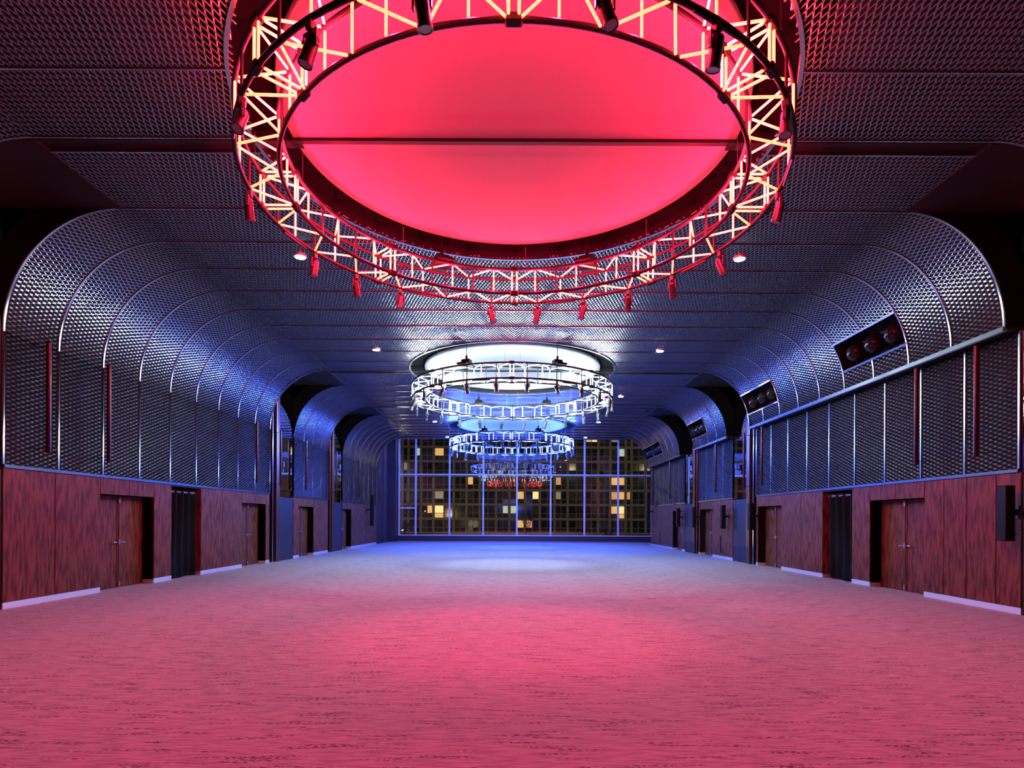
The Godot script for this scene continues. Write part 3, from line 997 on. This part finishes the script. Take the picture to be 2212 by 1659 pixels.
# ---------------------------------------------------------------- window wall
func window_wall():
	var b := structure("wall_back", "dark blue end bay with low kerb around the tall window", "wall")
	box("kerb", M.navy, b, -8.75, 12.8, 0.0, 0.42, GLASS - 0.12, GLASS + 0.2)
	box("kerb_trim", M.chrome, b, -8.6, 9.4, 0.0, 0.035, GLASS - 0.15, GLASS - 0.12)
	box("bay_side", M.navy, b, WL - 0.2, WL, 0.0, 8.0, END + 0.02, GLASS + 0.2)
	box("bay_column", M.navy, b, WL, WL + 0.42, 0.0, 8.0, GLASS - 0.75, GLASS + 0.2)
	box("bay_post", M.plinth, b, WL, WL + 0.09, 0.0, 8.0, 39.0, 39.5)
	box("bay_side", M.navy, b, 12.8, 13.0, 0.0, 8.0, END - 0.5, GLASS + 0.2)
	box("bay_front", M.navy, b, WR + 0.7, 12.8, 0.0, 8.0, END - 0.3, END)
	var w := structure("window_1", "tall window wall of large panes in slim pale frames at the far end", "window")
	var xs := [-8.37, -7.17]
	for k in 9:
		xs.append(-7.17 + 2.44 * (k + 1))
	for k in xs.size():
		slab("mullion", M.frame_paint, w, xs[k] - 0.06, xs[k] + 0.06, 0.42, 7.9, GLASS - 0.06, GLASS + 0.08, 0.01)
	for k in xs.size() - 1:
		var levels := [0.42, 4.85, 7.9]
		if k == 0:
			levels = [0.42, 2.42, 4.85, 7.9]
		for j in levels.size() - 1:
			slab("transom", M.frame_paint, w, xs[k] + 0.06, xs[k + 1] - 0.06, levels[j] - (0.0 if j == 0 else 0.05), levels[j] + (0.07 if j == 0 else 0.05), GLASS - 0.05, GLASS + 0.06, 0.008)
			box("pane", M.glass, w, xs[k] + 0.04, xs[k + 1] - 0.04, levels[j] + 0.03, levels[j + 1] - 0.03, GLASS, GLASS + 0.002)
			box("pane", M.glass, w, xs[k] + 0.04, xs[k + 1] - 0.04, levels[j] + 0.03, levels[j + 1] - 0.03, GLASS + 0.022, GLASS + 0.024)

# ---------------------------------------------------------------- outside
const FACE := 115.0
func px(p: float) -> float:           # a place along the facade from its pixel column
	return (p - 1112.0) * FACE / 1248.0

func outside():
	var g := structure("ground", "dark street and forecourt outside the window", "ground")
	box("street", M.ground, g, -90, 90, -1.6, -1.2, 42.3, 140)
	var o := thing("apartment_building", "long concrete apartment block with gridded windows, some lit, beyond the glass", "building", Vector3(0, -1.2, -FACE))
	var floors := 9
	var h := 2.86
	var base := -1.2 - 0.05
	box("block", M.concrete, o, -46, 46, -1.2, base + floors * h + 1.2, FACE + 0.6, FACE + 12.0)
	var cols := []
	var pattern := [881.6, 909.0, 936.0, 980.0, 1007.5, 1036.0, 1071.5, 1100.0, 1134.0, 1166.0, 1197.8, 1226.0, 1263.0, 1292.0, 1318.0, 1351.5, 1364.0, 1395.0]
	for s in [-2, -1, 0, 1, 2]:
		for p in pattern:
			var x: float = px(p) + s * (px(1408.0) - px(881.6))
			if absf(x) < 45.5 and not cols.has(x):
				cols.append(x)
	cols.sort()
	for x in cols:
		box("column", M.concrete, o, x - 0.24, x + 0.24, -1.2, base + floors * h + 1.0, FACE, FACE + 0.7)
	for k in floors + 1:
		var y := base + k * h
		box("floor_slab", M.concrete, o, -46, 46, y - 0.12, y + 0.36, FACE - 0.08, FACE + 0.7)
	# lit windows by where they show in the photograph: column, row, finish
	var lit := [[870, 990, "lit_yellow"], [905, 987, "lit_pale"], [942, 988, "lit_yellow"], [958, 988, "lit_bright"], [872, 1018, "lit_dim"], [1020, 1050, "lit_yellow"], [940, 1080, "lit_yellow"], [956, 1082, "lit_dim"], [928, 1108, "lit_yellow"], [948, 1110, "lit_bright"], [1088, 1112, "lit_pale"], [1114, 1112, "lit_pale"], [1122, 1080, "lit_yellow"], [1155, 1080, "lit_bright"], [1205, 1083, "lit_dim"], [1207, 1053, "lit_orange"], [1272, 957, "lit_yellow"], [1286, 957, "lit_bright"], [1328, 955, "lit_dim"], [1342, 990, "lit_pale"], [1398, 990, "lit_yellow"], [1305, 1050, "lit_dim"], [1322, 1050, "lit_yellow"], [1345, 1050, "lit_yellow"], [1322, 1080, "lit_orange"], [1345, 1082, "lit_yellow"], [1305, 1112, "lit_bright"], [1325, 1112, "lit_yellow"], [1345, 1112, "lit_bright"], [1122, 1141, "lit_yellow"], [1140, 1141, "lit_orange"], [1150, 957, "lit_bright"], [1000, 957, "lit_dim"], [1356, 1080, "lit_orange"]]
	for k in cols.size() - 1:
		var wide: float = cols[k + 1] - cols[k]
		var n := 1 if wide < 1.8 else 2
		var cell := (wide - 0.48) / n
		for i in n:
			var x0: float = cols[k] + 0.24 + cell * i
			var x1 := x0 + cell
			if i > 0:
				box("mullion", M.concrete, o, x0 - 0.06, x0 + 0.06, base, base + floors * h, FACE + 0.12, FACE + 0.3)
			if absf((x0 + x1) / 2) > 28.0:
				continue
			for f in floors:
				var y0 := base + f * h + 0.36
				var sx := 1112.0 + (x0 + x1) / 2 * 1248.0 / FACE
				var finish := "dark_pane"
				var r := rng.randf()
				if r < 0.4:
					finish = "blind_pane"
				for l in lit:
					var half := cell / 2 * 1248.0 / FACE
					var fy: float = (1122.5 - l[1]) * FACE / 1248.0 + EYE
					if absf(sx - l[0]) <= half and fy > y0 - 0.4 and fy <= y0 - 0.4 + h:
						finish = l[2]
				var win := box("window", M[finish], o, x0 + 0.05, x1 - 0.05, y0 + 0.92, y0 + 2.36, FACE + 0.25, FACE + 0.3)
				box("window_rail", M.concrete, o, x0 + 0.02, x1 - 0.02, y0 + 0.82, y0 + 0.92, FACE + 0.14, FACE + 0.3)
				var low := "panel_pane" if rng.randf() < 0.6 else "dark_pane"
				if finish == "lit_bright" and f == 1:
					low = "lit_yellow"
				box("parapet_panel", M[low], o, x0 + 0.05, x1 - 0.05, y0, y0 + 0.82, FACE + 0.25, FACE + 0.3)
	trees()
	var spots := [[917.0, 1104.0, 96.0], [867.5, 1146.0, 62.0]]
	for k in 2:
		var s: Array = spots[k]
		var at := Vector3((s[0] - 1112.0) * s[2] / 1248.0, 0, -s[2])
		var top: float = EYE + (1121.0 - s[1]) * s[2] / 1248.0
		street_lamp(at, top, ["street lamp with warm light before the flats, seen through the second window column", "street lamp with warm light low in the leftmost window pane"][k])
	for x in [-4.0, 14.0, 32.0]:
		street_lamp(Vector3(x, 0, -88.0), 7.0 + 7.0, "tall street lamp lighting the flats from above the window's head, %s" % ["left one", "middle one", "right one"][int((x + 4.0) / 18.0)])

func street_lamp(at: Vector3, top: float, label: String):
	var o := thing("street_lamp", label, "street lamp", Vector3(at.x, -1.2, at.z), "street lamps outside")
	var h := top + 1.2
	rod("pole", Vector3.ZERO, Vector3(0, h, 0), 0.05, M.black_metal, o, 10)
	rod("arm", Vector3(0, h, 0), Vector3(0, h + 0.12, -0.5), 0.03, M.black_metal, o, 8)
	part("lamp_head", chamfered(0.26, 0.1, 0.5, 0.03), M.black_metal, o, Transform3D(Basis.IDENTITY, Vector3(0, h + 0.14, -0.6)))
	part("lamp_glass", cylinder(0.1, 0.1, 0.06, 16), M.street_glow, o, Transform3D(Basis.IDENTITY, Vector3(0, h + 0.07, -0.6)))
	light(OmniLight3D.new(), Vector3(0, h - 0.02, -0.6), lin(1.0, 0.8, 0.5), 26.0, o, 0.05)

func branch(st: SurfaceTool, a: Vector3, dir: Vector3, l: float, r: float, depth: int):
	var b := a + dir * l
	var t := along(a, b)
	t.basis = t.basis * Basis.from_scale(Vector3(1, l, 1))
	st.append_from(cylinder(1.0, 0.72, 1.0, 5), 0, Transform3D(Basis(t.basis.x * r, t.basis.y, t.basis.z * r), t.origin))
	if depth == 0:
		return
	for k in 3 if depth > 2 else 2:
		var d := (dir + Vector3(rng.randf_range(-0.8, 0.8), rng.randf_range(-0.15, 0.6), rng.randf_range(-0.8, 0.8))).normalized()
		branch(st, b, d, l * rng.randf_range(0.6, 0.85), r * 0.68, depth - 1)

func trees():
	var list := [[1136.0, 66.0, 1.5, "bare tree outside the middle of the window"], [893.0, 72.0, 1.9, "bare tree behind the second column of panes"], [868.0, 56.0, 1.0, "small bare tree in the leftmost pane"], [1312.0, 60.0, 0.8, "low dark bush tree outside the right panes"]]
	for t in list:
		var o := thing("bare_tree", t[3], "tree", Vector3((t[0] - 1112.0) * t[1] / 1248.0, -1.2, -t[1]), "bare trees outside")
		rod("trunk", Vector3(0, 0, 0), Vector3(0, t[2], 0), 0.07, M.bark, o, 8)
		var st := SurfaceTool.new()
		st.begin(Mesh.PRIMITIVE_TRIANGLES)
		for k in 4:
			branch(st, Vector3(0, t[2] * 0.96, 0), Vector3(rng.randf_range(-0.7, 0.7), 1.0, rng.randf_range(-0.6, 0.6)).normalized(), t[2] * 0.6, 0.045, 4)
		part("branches", st.commit(), M.bark, o)

func _ready():
	rng.seed = 7
	stage()
	materials()
	floor_and_shell()
	ceiling()
	side_wall(true)
	side_wall(false)
	window_wall()
	for k in 3:
		light_ring(k)
	for k in 3:
		spotlights(k)
	downlights()
	partitions(true)
	partitions(false)
	wall_tubes(true)
	wall_tubes(false)
	column_speakers()
	wall_slots()
	outside()
